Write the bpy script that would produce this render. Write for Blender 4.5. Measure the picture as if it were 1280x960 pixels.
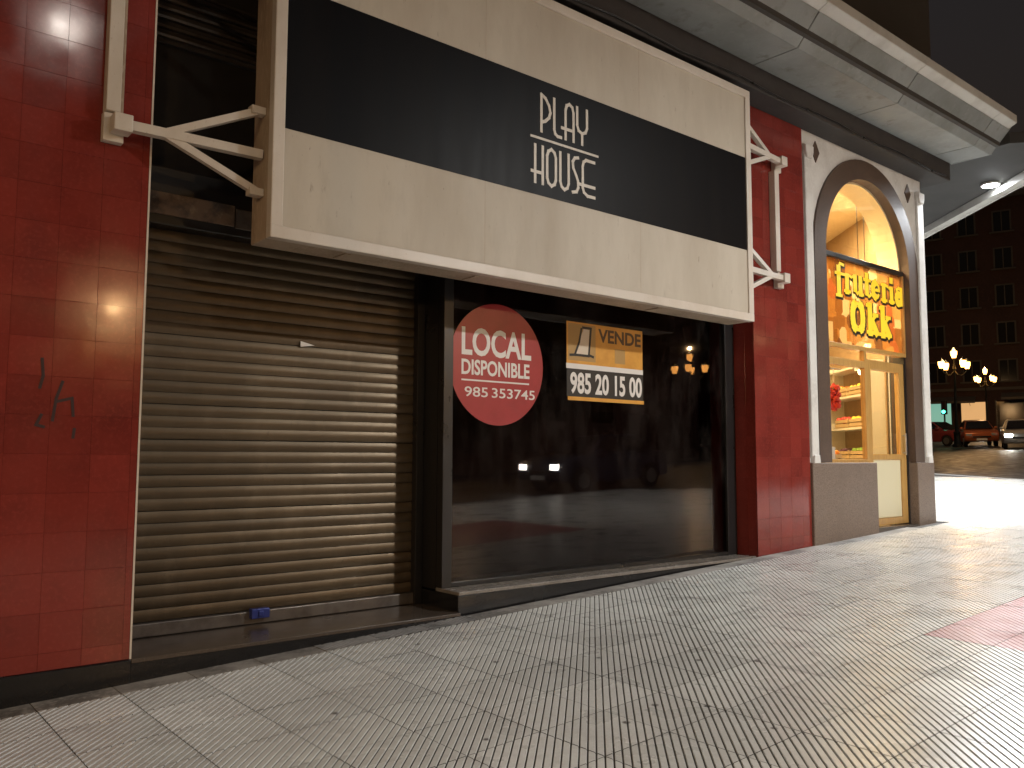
import bpy, bmesh, math, random
from mathutils import Vector, Matrix
random.seed(7)
for o in list(bpy.data.objects): bpy.data.objects.remove(o)
S = bpy.context.scene
COL = S.collection
R = math.radians
GS, G0 = .045, -1.455                       # pavement rises along the wall; z = 0 is the height of the lens
def gz(x): return G0 + GS * x

# ------------------------------------------------------------------ camera, sky, exposure
cam_d = bpy.data.cameras.new('camera'); cam = bpy.data.objects.new('camera', cam_d); COL.objects.link(cam)
ya, pi_, ro = R(50.41), R(4.934), R(.183)
Fw = Vector((math.cos(ya)*math.cos(pi_), math.sin(ya)*math.cos(pi_), math.sin(pi_)))
Rt = Vector((math.sin(ya), -math.cos(ya), 0)); Up = Rt.cross(Fw)
Rt2 = Rt*math.cos(ro) + Up*math.sin(ro); Up2 = -Rt*math.sin(ro) + Up*math.cos(ro)
M = Matrix((Rt2, Up2, -Fw)).transposed().to_4x4(); M.translation = (0, -5.6, 0)
cam.matrix_world = M
cam_d.sensor_fit = 'HORIZONTAL'; cam_d.sensor_width = 36; cam_d.lens = 1061*36/1280
cam_d.clip_start = .05; cam_d.clip_end = 2000
S.camera = cam
W = bpy.data.worlds.new('World'); S.world = W; W.use_nodes = True
wn = W.node_tree.nodes; wl = W.node_tree.links
sky = wn.new('ShaderNodeTexSky'); sky.sky_type = 'NISHITA'; sky.sun_disc = False
sky.sun_elevation = R(-2); sky.sun_rotation = R(200); sky.air_density = 1.5; sky.dust_density = 4
tint = wn.new('ShaderNodeMixRGB'); tint.blend_type = 'MULTIPLY'; tint.inputs[0].default_value = 1
tint.inputs[2].default_value = (1, .85, .82, 1)                     # town glow in the night sky
wl.new(sky.outputs[0], tint.inputs[1]); wl.new(tint.outputs[0], wn['Background'].inputs[0])
wn['Background'].inputs[1].default_value = .1
moon = bpy.data.lights.new('moonlight', 'SUN'); moon.energy = .01; moon.angle = R(.5); moon.color = (.8, .88, 1)
mo = bpy.data.objects.new('moonlight', moon); COL.objects.link(mo); mo.rotation_euler = (R(50), 0, R(-20))
S.view_settings.view_transform = 'Standard'; S.view_settings.look = 'None'
S.view_settings.gamma = 1; S.view_settings.use_curve_mapping = False
S.view_settings.exposure = 1.0

# ------------------------------------------------------------------ materials
def mat(name, col, rough=.5, metal=0, noise=None, bump=None, coat=0, spec=.5, emit=None, rnd=0, stretch=(1,1,1), rvar=0, spots=None, trans=0):
    m = bpy.data.materials.new(name); m.use_nodes = True
    n = m.node_tree.nodes; l = m.node_tree.links; b = n['Principled BSDF']
    b.inputs['Base Color'].default_value = (*col, 1); b.inputs['Roughness'].default_value = rough
    b.inputs['Metallic'].default_value = metal; b.inputs['Coat Weight'].default_value = coat
    b.inputs['Specular IOR Level'].default_value = spec
    if emit: b.inputs['Emission Color'].default_value = (*emit[0], 1); b.inputs['Emission Strength'].default_value = emit[1]
    geo = n.new('ShaderNodeNewGeometry'); mp = n.new('ShaderNodeMapping'); mp.inputs['Scale'].default_value = stretch
    l.new(geo.outputs['Position'], mp.inputs[0])
    cur = None
    def rgb(c): 
        x = n.new('ShaderNodeRGB'); x.outputs[0].default_value = (*c, 1); return x.outputs[0]
    if noise:                                        # list of (scale, other colour, lo, hi)
        cur = rgb(col)
        for sc, c2, lo, hi in noise:
            t = n.new('ShaderNodeTexNoise'); t.inputs['Scale'].default_value = sc; t.inputs['Detail'].default_value = 6
            t.inputs['Roughness'].default_value = .62
            l.new(mp.outputs[0], t.inputs[0])
            r = n.new('ShaderNodeMapRange'); r.inputs[1].default_value = lo; r.inputs[2].default_value = hi
            l.new(t.outputs[0], r.inputs[0])
            mx = n.new('ShaderNodeMixRGB'); l.new(r.outputs[0], mx.inputs[0]); l.new(cur, mx.inputs[1]); mx.inputs[2].default_value = (*c2, 1)
            cur = mx.outputs[0]
    if spots:                                        # (scale, colour, radius): round blots such as old chewing gum
        cur = cur or rgb(col)
        v = n.new('ShaderNodeTexVoronoi'); v.inputs['Scale'].default_value = spots[0]; l.new(geo.outputs['Position'], v.inputs[0])
        r = n.new('ShaderNodeMapRange'); r.inputs[1].default_value = spots[2]; r.inputs[2].default_value = spots[2]*.6
        l.new(v.outputs['Distance'], r.inputs[0])
        v2 = n.new('ShaderNodeSeparateColor'); l.new(v.outputs['Color'], v2.inputs[0])
        g = n.new('ShaderNodeMath'); g.operation = 'GREATER_THAN'; g.inputs[1].default_value = .38; l.new(v2.outputs[0], g.inputs[0])
        mu = n.new('ShaderNodeMath'); mu.operation = 'MULTIPLY'; l.new(r.outputs[0], mu.inputs[0]); l.new(g.outputs[0], mu.inputs[1])
        mx = n.new('ShaderNodeMixRGB'); l.new(mu.outputs[0], mx.inputs[0]); l.new(cur, mx.inputs[1]); mx.inputs[2].default_value = (*spots[1], 1)
        cur = mx.outputs[0]
    if rnd:
        cur = cur or rgb(col)
        oi = n.new('ShaderNodeObjectInfo'); r = n.new('ShaderNodeMapRange'); r.inputs[3].default_value = 1-rnd; r.inputs[4].default_value = 1+rnd
        l.new(oi.outputs['Random'], r.inputs[0]); hs = n.new('ShaderNodeHueSaturation'); l.new(r.outputs[0], hs.inputs['Value']); l.new(cur, hs.inputs['Color'])
        cur = hs.outputs[0]
    if cur: l.new(cur, b.inputs['Base Color'])
    if rvar:
        t = n.new('ShaderNodeTexNoise'); t.inputs['Scale'].default_value = 3.1; t.inputs['Detail'].default_value = 5; l.new(mp.outputs[0], t.inputs[0])
        r = n.new('ShaderNodeMapRange'); r.inputs[1].default_value = .35; r.inputs[2].default_value = .68
        r.inputs[3].default_value = max(.02, rough-rvar); r.inputs[4].default_value = rough+rvar
        l.new(t.outputs[0], r.inputs[0]); l.new(r.outputs[0], b.inputs['Roughness'])
    if bump:
        t = n.new('ShaderNodeTexNoise'); t.inputs['Scale'].default_value = bump[0]; t.inputs['Detail'].default_value = 4; l.new(mp.outputs[0], t.inputs[0])
        bp = n.new('ShaderNodeBump'); bp.inputs['Strength'].default_value = bump[1]; bp.inputs['Distance'].default_value = bump[2]
        l.new(t.outputs[0], bp.inputs['Height']); l.new(bp.outputs[0], b.inputs['Normal'])
    return m
def glass_mat(name, tintc=(.9,.92,.9), ior=1.5, rough=.0, dust=0):
    m = bpy.data.materials.new(name); m.use_nodes = True
    n = m.node_tree.nodes; l = m.node_tree.links; n.remove(n['Principled BSDF'])
    tr = n.new('ShaderNodeBsdfTransparent'); tr.inputs[0].default_value = (*tintc, 1)
    gl = n.new('ShaderNodeBsdfGlossy'); gl.inputs['Roughness'].default_value = rough
    fr = n.new('ShaderNodeFresnel')
    geo = n.new('ShaderNodeNewGeometry')
    ir = n.new('ShaderNodeMapRange'); ir.inputs[3].default_value = ior; ir.inputs[4].default_value = 1/ior      # both faces of a thin pane reflect alike
    l.new(geo.outputs['Backfacing'], ir.inputs[0]); l.new(ir.outputs[0], fr.inputs[0]); t = n.new('ShaderNodeTexNoise'); t.inputs['Scale'].default_value = .8; l.new(geo.outputs['Position'], t.inputs[0])
    bp = n.new('ShaderNodeBump'); bp.inputs['Strength'].default_value = .05; bp.inputs['Distance'].default_value = .02; l.new(t.outputs[0], bp.inputs['Height'])
    l.new(bp.outputs[0], gl.inputs['Normal'])
    mx = n.new('ShaderNodeMixShader'); l.new(fr.outputs[0], mx.inputs[0]); l.new(tr.outputs[0], mx.inputs[1]); l.new(gl.outputs[0], mx.inputs[2])
    out = mx.outputs[0]
    if dust:                                          # dried smears and dust on the outside of the pane
        t2 = n.new('ShaderNodeTexNoise'); t2.inputs['Scale'].default_value = 2.3; t2.inputs['Detail'].default_value = 7; t2.inputs['Roughness'].default_value = .7
        mp = n.new('ShaderNodeMapping'); mp.inputs['Scale'].default_value = (1.4, 1, .5); l.new(geo.outputs['Position'], mp.inputs[0]); l.new(mp.outputs[0], t2.inputs[0])
        r = n.new('ShaderNodeMapRange'); r.inputs[1].default_value = .45; r.inputs[2].default_value = .8; r.inputs[4].default_value = dust; l.new(t2.outputs[0], r.inputs[0])
        df = n.new('ShaderNodeBsdfDiffuse'); df.inputs[0].default_value = (.35,.30,.27,1)
        m3 = n.new('ShaderNodeMixShader'); l.new(r.outputs[0], m3.inputs[0]); l.new(out, m3.inputs[1]); l.new(df.outputs[0], m3.inputs[2]); out = m3.outputs[0]
    l.new(out, n['Material Output'].inputs[0]); return m
def translucent_poster(name):
    m = bpy.data.materials.new(name); m.use_nodes = True
    n = m.node_tree.nodes; l = m.node_tree.links; n.remove(n['Principled BSDF'])
    geo = n.new('ShaderNodeNewGeometry'); mp = n.new('ShaderNodeMapping'); mp.inputs['Scale'].default_value = (1, 0, 1); l.new(geo.outputs['Position'], mp.inputs[0])
    v = n.new('ShaderNodeTexVoronoi'); v.inputs['Scale'].default_value = 4.2; v.inputs['Randomness'].default_value = .9; v.distance = 'CHEBYCHEV'; l.new(mp.outputs[0], v.inputs[0])
    sc = n.new('ShaderNodeSeparateColor'); l.new(v.outputs['Color'], sc.inputs[0])
    cr = n.new('ShaderNodeValToRGB'); e = cr.color_ramp.elements; cr.color_ramp.interpolation = 'CONSTANT'
    e[0].color = (.36,.165,.045,1); e[1].position = .86; e[1].color = (.68,.56,.36,1)
    for p, c in ((.2,(.50,.26,.075,1)), (.4,(.24,.11,.045,1)), (.55,(.57,.36,.13,1)), (.72,(.50,.18,.06,1))):
        q = e.new(p); q.color = c
    l.new(sc.outputs[0], cr.inputs[0])
    df = n.new('ShaderNodeBsdfDiffuse'); tl = n.new('ShaderNodeBsdfTranslucent'); l.new(cr.outputs[0], df.inputs[0]); l.new(cr.outputs[0], tl.inputs[0])
    mx = n.new('ShaderNodeMixShader'); mx.inputs[0].default_value = .75; l.new(df.outputs[0], mx.inputs[1]); l.new(tl.outputs[0], mx.inputs[2])
    tp_ = n.new('ShaderNodeBsdfTransparent'); m2 = n.new('ShaderNodeMixShader'); m2.inputs[0].default_value = .28; l.new(mx.outputs[0], m2.inputs[1]); l.new(tp_.outputs[0], m2.inputs[2])
    l.new(m2.outputs[0], n['Material Output'].inputs[0]); return m
MT = dict(
 red=mat('red_glazed_tile', (.215,.032,.024), .13, rnd=.10, noise=[(2.2,(.15,.024,.019),.45,.72),(38,(.25,.042,.032),.5,.75)], rvar=.05, bump=(9,.08,.003), spec=.5),
 grout=mat('dark_red_grout', (.22,.022,.015), .6),
 blackstone=mat('black_polished_granite', (.011,.011,.012), .22, noise=[(160,(.035,.033,.032),.58,.7)], rvar=.08),
 brownstone=mat('brown_polished_stone', (.075,.058,.046), .2, noise=[(120,(.14,.11,.085),.52,.68)], rvar=.08),
 sillstone=mat('grey_polished_sill', (.24,.215,.19), .25, noise=[(90,(.15,.13,.115),.5,.65),(3,(.17,.15,.13),.45,.7)], rvar=.08),
 granite=mat('brown_speckled_granite', (.20,.145,.112), .5, noise=[(130,(.07,.05,.04),.5,.62),(90,(.33,.25,.20),.58,.7),(2,(.15,.105,.08),.5,.8)], bump=(120,.15,.002)),
 darkarch=mat('dark_brown_stone', (.10,.062,.045), .5, noise=[(110,(.045,.028,.022),.5,.62),(2.5,(.07,.044,.032),.4,.7)], bump=(90,.2,.003)),
 plaster=mat('white_painted_render', (.66,.64,.61), .6, noise=[(2.5,(.50,.47,.44),.45,.75),(30,(.72,.7,.67),.5,.8)], bump=(60,.15,.002)),
 beam=mat('dark_brown_render', (.036,.030,.028), .75, noise=[(3,(.024,.02,.019),.4,.7),(20,(.055,.045,.04),.55,.8)], bump=(40,.3,.004)),
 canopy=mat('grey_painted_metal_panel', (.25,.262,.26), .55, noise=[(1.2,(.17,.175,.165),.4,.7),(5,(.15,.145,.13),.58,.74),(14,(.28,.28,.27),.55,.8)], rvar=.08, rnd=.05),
 rim=mat('pale_grey_trim', (.52,.51,.48), .5, noise=[(3,(.40,.38,.35),.45,.75)]),
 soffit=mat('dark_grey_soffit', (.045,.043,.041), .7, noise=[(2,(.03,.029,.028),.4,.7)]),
 frame=mat('cream_painted_aluminium', (.66,.60,.53), .38, noise=[(2.0,(.55,.48,.40),.45,.75),(60,(.50,.42,.33),.62,.72)], rvar=.08, stretch=(1,1,.6)),
 frame_dirty=mat('weathered_cream_paint', (.46,.36,.26), .5, noise=[(3.0,(.30,.22,.15),.45,.7),(40,(.55,.45,.34),.5,.7)], stretch=(1,1,.3)),
 signpanel=mat('cream_acrylic_sheet', (.55,.495,.41), .6, noise=[(1.1,(.45,.39,.31),.42,.72),(6,(.49,.435,.355),.5,.75),(14,(.30,.24,.18),.66,.80),(45,(.25,.19,.14),.68,.78)], rvar=.03, stretch=(1.6,1,.45)),
 signblack=mat('black_vinyl', (.0035,.0035,.005), .45, spec=.12, noise=[(2,(.006,.005,.005),.4,.8),(55,(.06,.05,.04),.70,.82)], rvar=.02, stretch=(2.4,1,.3)),
 lettering=mat('cream_vinyl_lettering', (.62,.56,.48), .45, noise=[(25,(.45,.39,.32),.55,.75)]),
 shutter=mat('bronze_grey_galvanised_slat', (.118,.086,.052), .42, metal=.6, rnd=.13, noise=[(1.6,(.078,.055,.032),.4,.7),(9,(.135,.10,.063),.5,.75),(50,(.075,.052,.033),.62,.78)], rvar=.05, stretch=(.6,1,.35), bump=(25,.05,.001)),
 shutterbar=mat('dull_grey_steel', (.16,.14,.125), .42, metal=.6, noise=[(8,(.09,.075,.065),.45,.7)], rvar=.1),
 darkmetal=mat('black_painted_aluminium', (.016,.015,.015), .35, rvar=.08),
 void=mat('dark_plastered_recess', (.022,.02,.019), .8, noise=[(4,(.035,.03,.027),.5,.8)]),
 rustpanel=mat('stained_brown_board', (.17,.115,.075), .6, noise=[(6,(.07,.05,.04),.45,.6),(14,(.24,.18,.12),.55,.7)]),
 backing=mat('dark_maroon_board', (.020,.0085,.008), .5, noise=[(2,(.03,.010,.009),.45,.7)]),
 glass=glass_mat('window_glass', (.92,.93,.92), 1.52),
 darkglass=glass_mat('smoked_window_glass', (.55,.5,.48), 1.40, .015, .05),
 tile=mat('pale_cement_paving_tile', (.60,.592,.555), .30, rnd=.10, noise=[(.55,(.46,.44,.41),.42,.68),(2.4,(.47,.45,.42),.57,.82),(9,(.48,.46,.43),.45,.75),(70,(.62,.60,.57),.5,.75)], rvar=.045, spots=(3.4,(.09,.08,.075),.085)),
 groove=mat('dirt_in_tile_grooves', (.045,.039,.034), .85, noise=[(9,(.085,.075,.065),.45,.75)]),
 plaintile=mat('plain_cement_border_tile', (.30,.275,.25), .5, rnd=.1, noise=[(2.5,(.10,.09,.08),.38,.62),(30,(.37,.34,.30),.5,.75)], rvar=.1),
 ribtile=mat('dark_worn_ribbed_tile', (.20,.185,.17), .45, rnd=.15, noise=[(5,(.07,.062,.055),.42,.66)]),
 redpave=mat('red_cement_paving_tile', (.33,.115,.10), .45, rnd=.08, noise=[(3,(.25,.085,.075),.45,.7),(60,(.38,.15,.13),.5,.75)], rvar=.1),
 bed=mat('dirty_mortar_bed', (.075,.066,.058), .9, noise=[(20,(.11,.1,.09),.5,.7)]),
 asphalt=mat('asphalt', (.05,.048,.047), .55, noise=[(90,(.075,.072,.07),.5,.7),(.5,(.04,.038,.037),.45,.7)], rvar=.15, bump=(150,.3,.004)),
 ground=mat('ground_sheet', (.06,.056,.052), .8, noise=[(3,(.045,.042,.04),.45,.7)]),
 kerb=mat('granite_kerb', (.30,.285,.265), .6, noise=[(70,(.2,.19,.18),.5,.7)], rnd=.1),
 marking=mat('worn_white_road_paint', (.62,.60,.56), .6, noise=[(12,(.25,.24,.23),.5,.66)]),
 stickerred=mat('red_vinyl_sticker', (.36,.028,.036), .30, noise=[(4,(.30,.022,.028),.45,.7)]),
 stickerwhite=mat('white_vinyl', (.74,.71,.68), .4),
 stickerorange=mat('orange_vinyl', (.68,.33,.05), .4, noise=[(6,(.58,.26,.035),.45,.7)]),
 stickertan=mat('tan_print', (.42,.25,.08), .45), stickerpale=mat('pale_tan_print', (.66,.56,.44), .45),
 stickerblack=mat('black_vinyl_print', (.014,.013,.013), .4), stickerbrown=mat('dark_brown_print', (.10,.05,.02), .45),
 marker=mat('black_marker_scrawl', (.035,.012,.011), .55),
 bluelock=mat('blue_lacquered_metal', (.03,.045,.22), .35, metal=.3),
 wedgewhite=mat('flat_white_finish', (.78,.77,.74), .6),
 wood=mat('honey_varnished_wood', (.52,.30,.09), .35, noise=[(7,(.42,.22,.06),.45,.7)], stretch=(6,6,.6)),
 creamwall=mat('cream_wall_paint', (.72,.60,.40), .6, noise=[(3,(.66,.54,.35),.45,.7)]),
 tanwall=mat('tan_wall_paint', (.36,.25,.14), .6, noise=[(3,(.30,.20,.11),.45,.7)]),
 creampanel=mat('cream_door_panel', (.70,.64,.44), .45),
 poster=translucent_poster('fruit_print_poster'),
 yellow=mat('yellow_painted_glow_lettering', (.85,.58,.03), .4, emit=((1,.66,.04), .22)),  # glow put into the letter material, standing in for shop light behind the vinyl
 white=mat('white_enamel', (.75,.74,.72), .35), shelf=mat('white_shelf_board', (.68,.64,.55), .5),
 crate=mat('pale_wood_crate', (.50,.36,.19), .6, noise=[(9,(.40,.28,.14),.45,.7)], stretch=(1,1,5)),
 orange=mat('orange_fruit', (.75,.24,.02), .45, rnd=.1), apple=mat('red_fruit', (.50,.04,.03), .35, rnd=.1), green=mat('green_fruit', (.18,.30,.04), .4), melon=mat('yellow_fruit', (.72,.52,.06), .4),
 aubergine=mat('purple_fruit', (.09,.03,.07), .3),
 brickfar=mat('brown_brick_facade', (.075,.036,.028), .8, noise=[(.4,(.05,.026,.02),.4,.7),(5,(.09,.045,.034),.5,.7)]),
 stonefar=mat('grey_brown_facade', (.10,.08,.066), .8, noise=[(.5,(.075,.06,.05),.4,.7)]),
 dimfar=mat('dark_rendered_facade', (.05,.044,.04), .8, noise=[(.6,(.035,.031,.028),.4,.7)]),
 trimfar=mat('pale_stone_trim', (.11,.095,.08), .7), winfar=mat('dark_window_pane', (.015,.015,.018), .12),
 winlit=mat('warm_lit_window', (.3,.2,.1), .5, emit=((1,.55,.22), .35)),
 greenlit=mat('green_white_lit_shopfront', (.2,.3,.25), .5, emit=((.45,.95,.72), .22)),
 bluelit=mat('blue_lit_sign', (.05,.08,.3), .5, emit=((.15,.2,1), 1.0)),
 iron=mat('dark_green_cast_iron', (.02,.026,.022), .45, bump=(60,.2,.003)),
 galv=mat('grey_galvanised_pole', (.32,.32,.31), .4, metal=.6),
 lanternglow=mat('warm_lantern_glass', (.9,.7,.4), .4, emit=((1,.42,.09), 7)),
 ledglow=mat('white_led_panel', (.9,.9,.9), .4, emit=((.80,.88,1), 5)),
 spotglow=mat('white_downlight_lens', (.9,.9,.9), .4, emit=((.93,.97,1), 70)),
 bulbglow=mat('warm_bulb', (.9,.8,.5), .4, emit=((1,.72,.32), 22)),
 headglow=mat('lit_headlamp', (.9,.9,.85), .3, emit=((1,.95,.82), 70)),
 tailred=mat('red_lamp_lens', (.3,.01,.01), .25, emit=((1,.05,.02), .5)), headoff=mat('headlamp_glass', (.5,.5,.5), .1, metal=.5),
 tl_green=mat('green_signal_lens', (.02,.3,.2), .3, emit=((.05,1,.55), 6)), tl_dark=mat('unlit_signal_lens', (.04,.012,.01), .3),
 rubber=mat('black_rubber', (.02,.02,.02), .75), alloy=mat('silver_wheel_rim', (.45,.45,.45), .3, metal=.8),
 plate=mat('white_number_plate', (.7,.7,.68), .5),
)
for k, c in dict(carpink=(.30,.055,.06), carorange=(.36,.10,.03), cargrey=(.28,.28,.29), carblue=(.03,.045,.09), carblack=(.03,.03,.032), carwhite=(.6,.6,.58)).items():
    MT[k] = mat(k.replace('car', 'car_paint_'), c, .3, metal=.2, coat=.6)

# ------------------------------------------------------------------ mesh helpers
class MB:
    def __init__(s): s.v = []; s.f = []; s.m = []
    def add(s, vs, fs, mi=0):
        k = len(s.v); s.v += [tuple(v) for v in vs]; s.f += [tuple(i+k for i in f) for f in fs]; s.m += [mi]*len(fs); return s
    def box(s, x0, x1, y0, y1, z0, z1, mi=0):
        return s.add([(x0,y0,z0),(x1,y0,z0),(x1,y1,z0),(x0,y1,z0),(x0,y0,z1),(x1,y0,z1),(x1,y1,z1),(x0,y1,z1)],
              [(0,3,2,1),(4,5,6,7),(0,1,5,4),(1,2,6,5),(2,3,7,6),(3,0,4,7)], mi)
    def prism(s, poly, axis, a, b, mi=0):            # poly of 2-D points; axis: which coordinate runs from a to b
        n = len(poly)
        def P(p, t): return {'x': (t,p[0],p[1]), 'y': (p[0],t,p[1]), 'z': (p[0],p[1],t)}[axis]
        return s.add([P(p,a) for p in poly]+[P(p,b) for p in poly], [tuple(range(n))[::-1], tuple(range(n,2*n))]+[(i,(i+1)%n,(i+1)%n+n,i+n) for i in range(n)], mi)
    def tube(s, p, q, r, n=10, r2=None, mi=0, square=False):
        p = Vector(p); q = Vector(q); d = (q-p).normalized(); up = Vector((0,0,1)) if abs(d.z) < .95 else Vector((1,0,0))
        a = d.cross(up).normalized(); b = a.cross(d); r2 = r if r2 is None else r2
        if square: n = 4
        o = math.pi/4 if square else 0
        ring = lambda c, rr: [c + (a*math.cos(o+2*math.pi*i/n) + b*math.sin(o+2*math.pi*i/n))*rr for i in range(n)]
        return s.add(ring(p,r)+ring(q,r2), [tuple(range(n))[::-1], tuple(range(n,2*n))]+[(i,(i+1)%n,(i+1)%n+n,i+n) for i in range(n)], mi)
    def lathe(s, c, prof, n=14, mi=0):               # prof: list of (r, z) from the bottom up, about the vertical through c
        vs = []; fs = []; k = len(prof)
        for r, z in prof:
            for i in range(n): t = 2*math.pi*i/n; vs.append((c[0]+r*math.cos(t), c[1]+r*math.sin(t), c[2]+z))
        for j in range(k-1):
            for i in range(n): fs.append((j*n+i, j*n+(i+1)%n, (j+1)*n+(i+1)%n, (j+1)*n+i))
        fs.append(tuple(range(n))[::-1]); fs.append(tuple(range((k-1)*n, k*n)))
        return s.add(vs, fs, mi)
    def sphere(s, c, r, n=10, sq=(1,1,1), mi=0):
        vs = [(c[0], c[1], c[2]-r*sq[2])]; fs = []
        for j in range(1, n//2+1-0):
            if j == n//2: break
            t = -math.pi/2 + math.pi*j/(n//2)
            for i in range(n): a = 2*math.pi*i/n; vs.append((c[0]+r*sq[0]*math.cos(t)*math.cos(a), c[1]+r*sq[1]*math.cos(t)*math.sin(a), c[2]+r*sq[2]*math.sin(t)))
        vs.append((c[0], c[1], c[2]+r*sq[2])); k = n//2-1
        for i in range(n):
            fs.append((0, 1+(i+1)%n, 1+i)); fs.append((len(vs)-1, 1+(k-1)*n+i, 1+(k-1)*n+(i+1)%n))
            for j in range(k-1): fs.append((1+j*n+i, 1+j*n+(i+1)%n, 1+(j+1)*n+(i+1)%n, 1+(j+1)*n+i))
        return s.add(vs, fs, mi)
    def mesh(s, name, mats, bev=0, smooth=False, seg=2):
        me = bpy.data.meshes.new(name); me.from_pydata(s.v, [], s.f); me.update()
        bm = bmesh.new(); bm.from_mesh(me); bmesh.ops.recalc_face_normals(bm, faces=bm.faces)
        for f, mi in zip(bm.faces, s.m): f.material_index = mi
        if bev:
            ed = [e for e in bm.edges if len(e.link_faces) == 2 and e.calc_face_angle(0) > .6]
            bmesh.ops.bevel(bm, geom=ed, offset=bev, segments=seg, affect='EDGES', profile=.5, clamp_overlap=True)
        if smooth:
            for f in bm.faces: f.smooth = True
            for e in bm.edges:
                if len(e.link_faces) == 2 and e.calc_face_angle(0) > .7: e.smooth = False
        bm.to_mesh(me); bm.free()
        for m in (mats if isinstance(mats, (list, tuple)) else [mats]): me.materials.append(MT[m] if isinstance(m, str) else m)
        return me
    def build(s, name, mats, parent=None, bev=0, smooth=False, **k):
        return link(name, s.mesh(name, mats, bev, smooth, **k), parent)
def link(name, me, parent=None, M=None):
    o = bpy.data.objects.new(name, me); COL.objects.link(o); o.parent = parent
    if M is not None: o.matrix_basis = M
    return o
def tag(o, label=None, cat=None, group=None, kind=None):
    if label: o['label'] = label
    if cat: o['category'] = cat
    if group: o['group'] = group
    if kind: o['kind'] = kind
    return o
def empty(name, loc=(0,0,0), rz=0):
    o = bpy.data.objects.new(name, None); o.empty_display_size = .1; COL.objects.link(o); o.location = loc; o.rotation_euler[2] = rz; return o
def part(parent, name, mats, x0, x1, y0, y1, z0, z1, bev=0, **k): return MB().box(x0,x1,y0,y1,z0,z1).build(name, mats, parent, bev, **k)
def light(name, kind, loc, power, col, parent=None, radius=.1, spot=None, blend=.5, target=None):
    d = bpy.data.lights.new(name, kind); d.energy = power; d.color = col
    if kind != 'AREA': d.shadow_soft_size = radius
    else: d.size = radius
    if kind == 'SPOT': d.spot_size = R(spot); d.spot_blend = blend
    o = bpy.data.objects.new(name, d); COL.objects.link(o); o.parent = parent; o.location = loc
    if target: o.rotation_euler = (Vector(target)-Vector(loc)).to_track_quat('-Z', 'Y').to_euler()
    return o
def copy_tree(o, parent=None):
    c = o.copy(); COL.objects.link(c); c.parent = parent
    for ch in list(o.children): copy_tree(ch, c)
    return c
def strokes(mb, lines, w, y0, y1, ox=0, oz=0, sx=1, sz=1, mi=0, cap=True):
    """flat ribbon lettering: poly-lines in (x, z) drawn with width w as thin solid bars between depths y0 and y1"""
    for ln in lines:
        pts = [Vector((ox+p[0]*sx, oz+p[1]*sz)) for p in ln]
        for a, b in zip(pts[:-1], pts[1:]):
            d = b-a; L = d.length
            if L < 1e-6: continue
            d /= L; nrm = Vector((-d.y, d.x))*w/2; e = d*(w*.42 if cap else 0)
            mb.prism([tuple(a-e-nrm), tuple(b+e-nrm), tuple(b+e+nrm), tuple(a-e+nrm)], 'y', y0, y1, mi)
            y0 -= .00004; y1 += .0
def arc(cx, cz, rx, rz, a0, a1, n=10): return [(cx+rx*math.cos(R(a0+(a1-a0)*i/n)), cz+rz*math.sin(R(a0+(a1-a0)*i/n))) for i in range(n+1)]
def text_mesh(name, body, x0, x1, z0, z1, y, mats, parent, bold=0, thick=.002):
    cu = bpy.data.curves.new('text', 'FONT'); cu.body = body; cu.offset = bold; cu.extrude = .02; cu.resolution_u = 4
    t = bpy.data.objects.new('text', cu); COL.objects.link(t)
    dg = bpy.context.evaluated_depsgraph_get(); dg.update(); me = bpy.data.meshes.new_from_object(t.evaluated_get(dg))
    bpy.data.objects.remove(t); bpy.data.curves.remove(cu)
    xs = [v.co.x for v in me.vertices]; ys = [v.co.y for v in me.vertices]; a, b, c, d = min(xs), max(xs), min(ys), max(ys)
    for v in me.vertices:
        x, yy, zz = v.co; v.co = (x0+(x-a)/(b-a)*(x1-x0), y - (zz+.02)/.04*thick, z0+(yy-c)/(d-c)*(z1-z0))
    me.materials.clear(); me.materials.append(MT[mats]); me.name = name
    return link(name, me, parent)

# ------------------------------------------------------------------ ground, road, pavement
SL = math.atan(GS)
def slope_sheet(name, poly, dz, m, thick=0):
    n = len(poly); vs = [(x, y, gz(x)+dz) for x, y in poly]; fs = [tuple(range(n))]
    if thick:
        vs += [(x, y, gz(x)+dz-thick) for x, y in poly]; fs += [tuple(range(n,2*n))[::-1]]+[(i,(i+1)%n+0,(i+1)%n+n,i+n) for i in range(n)]
    return MB().add(vs, fs).build(name, m)
gv = [(-400,gz(-60)),(-60,gz(-60)),(110,gz(110)),(400,gz(110))]
g = MB().add([(x,y,z-.20) for x, z in gv for y in (-300,300)], [(0,2,3,1),(2,4,5,3),(4,6,7,5)]).build('ground', 'ground'); tag(g, kind='structure')
kd = Vector((math.cos(R(59)), math.sin(R(59)))); kA = Vector((22.3, 2.9))        # side-street kerb
def kpt(t): return (kA.x+kd.x*t, kA.y+kd.y*t)
KY = -8.3
tK = (KY-kA.y)/kd.y
road = slope_sheet('road', [(-60,-18.6),(110,-18.6),(110,60),(40,60),kpt(60),kpt(tK),(-60,KY)], -.13, 'asphalt'); tag(road, kind='structure')
far_pave = slope_sheet('far_pavement', [(-60,-30),(110,-30),(110,-18.6),(-60,-18.6)], -.01, 'bed', .15); tag(far_pave, kind='structure')
pave = slope_sheet('pavement', [(-30,KY),kpt(tK),kpt(40),(kpt(40)[0]-22,kpt(40)[1]),(8,.9),(-30,.9)], -.016, 'bed', .2); tag(pave, kind='structure')
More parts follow.
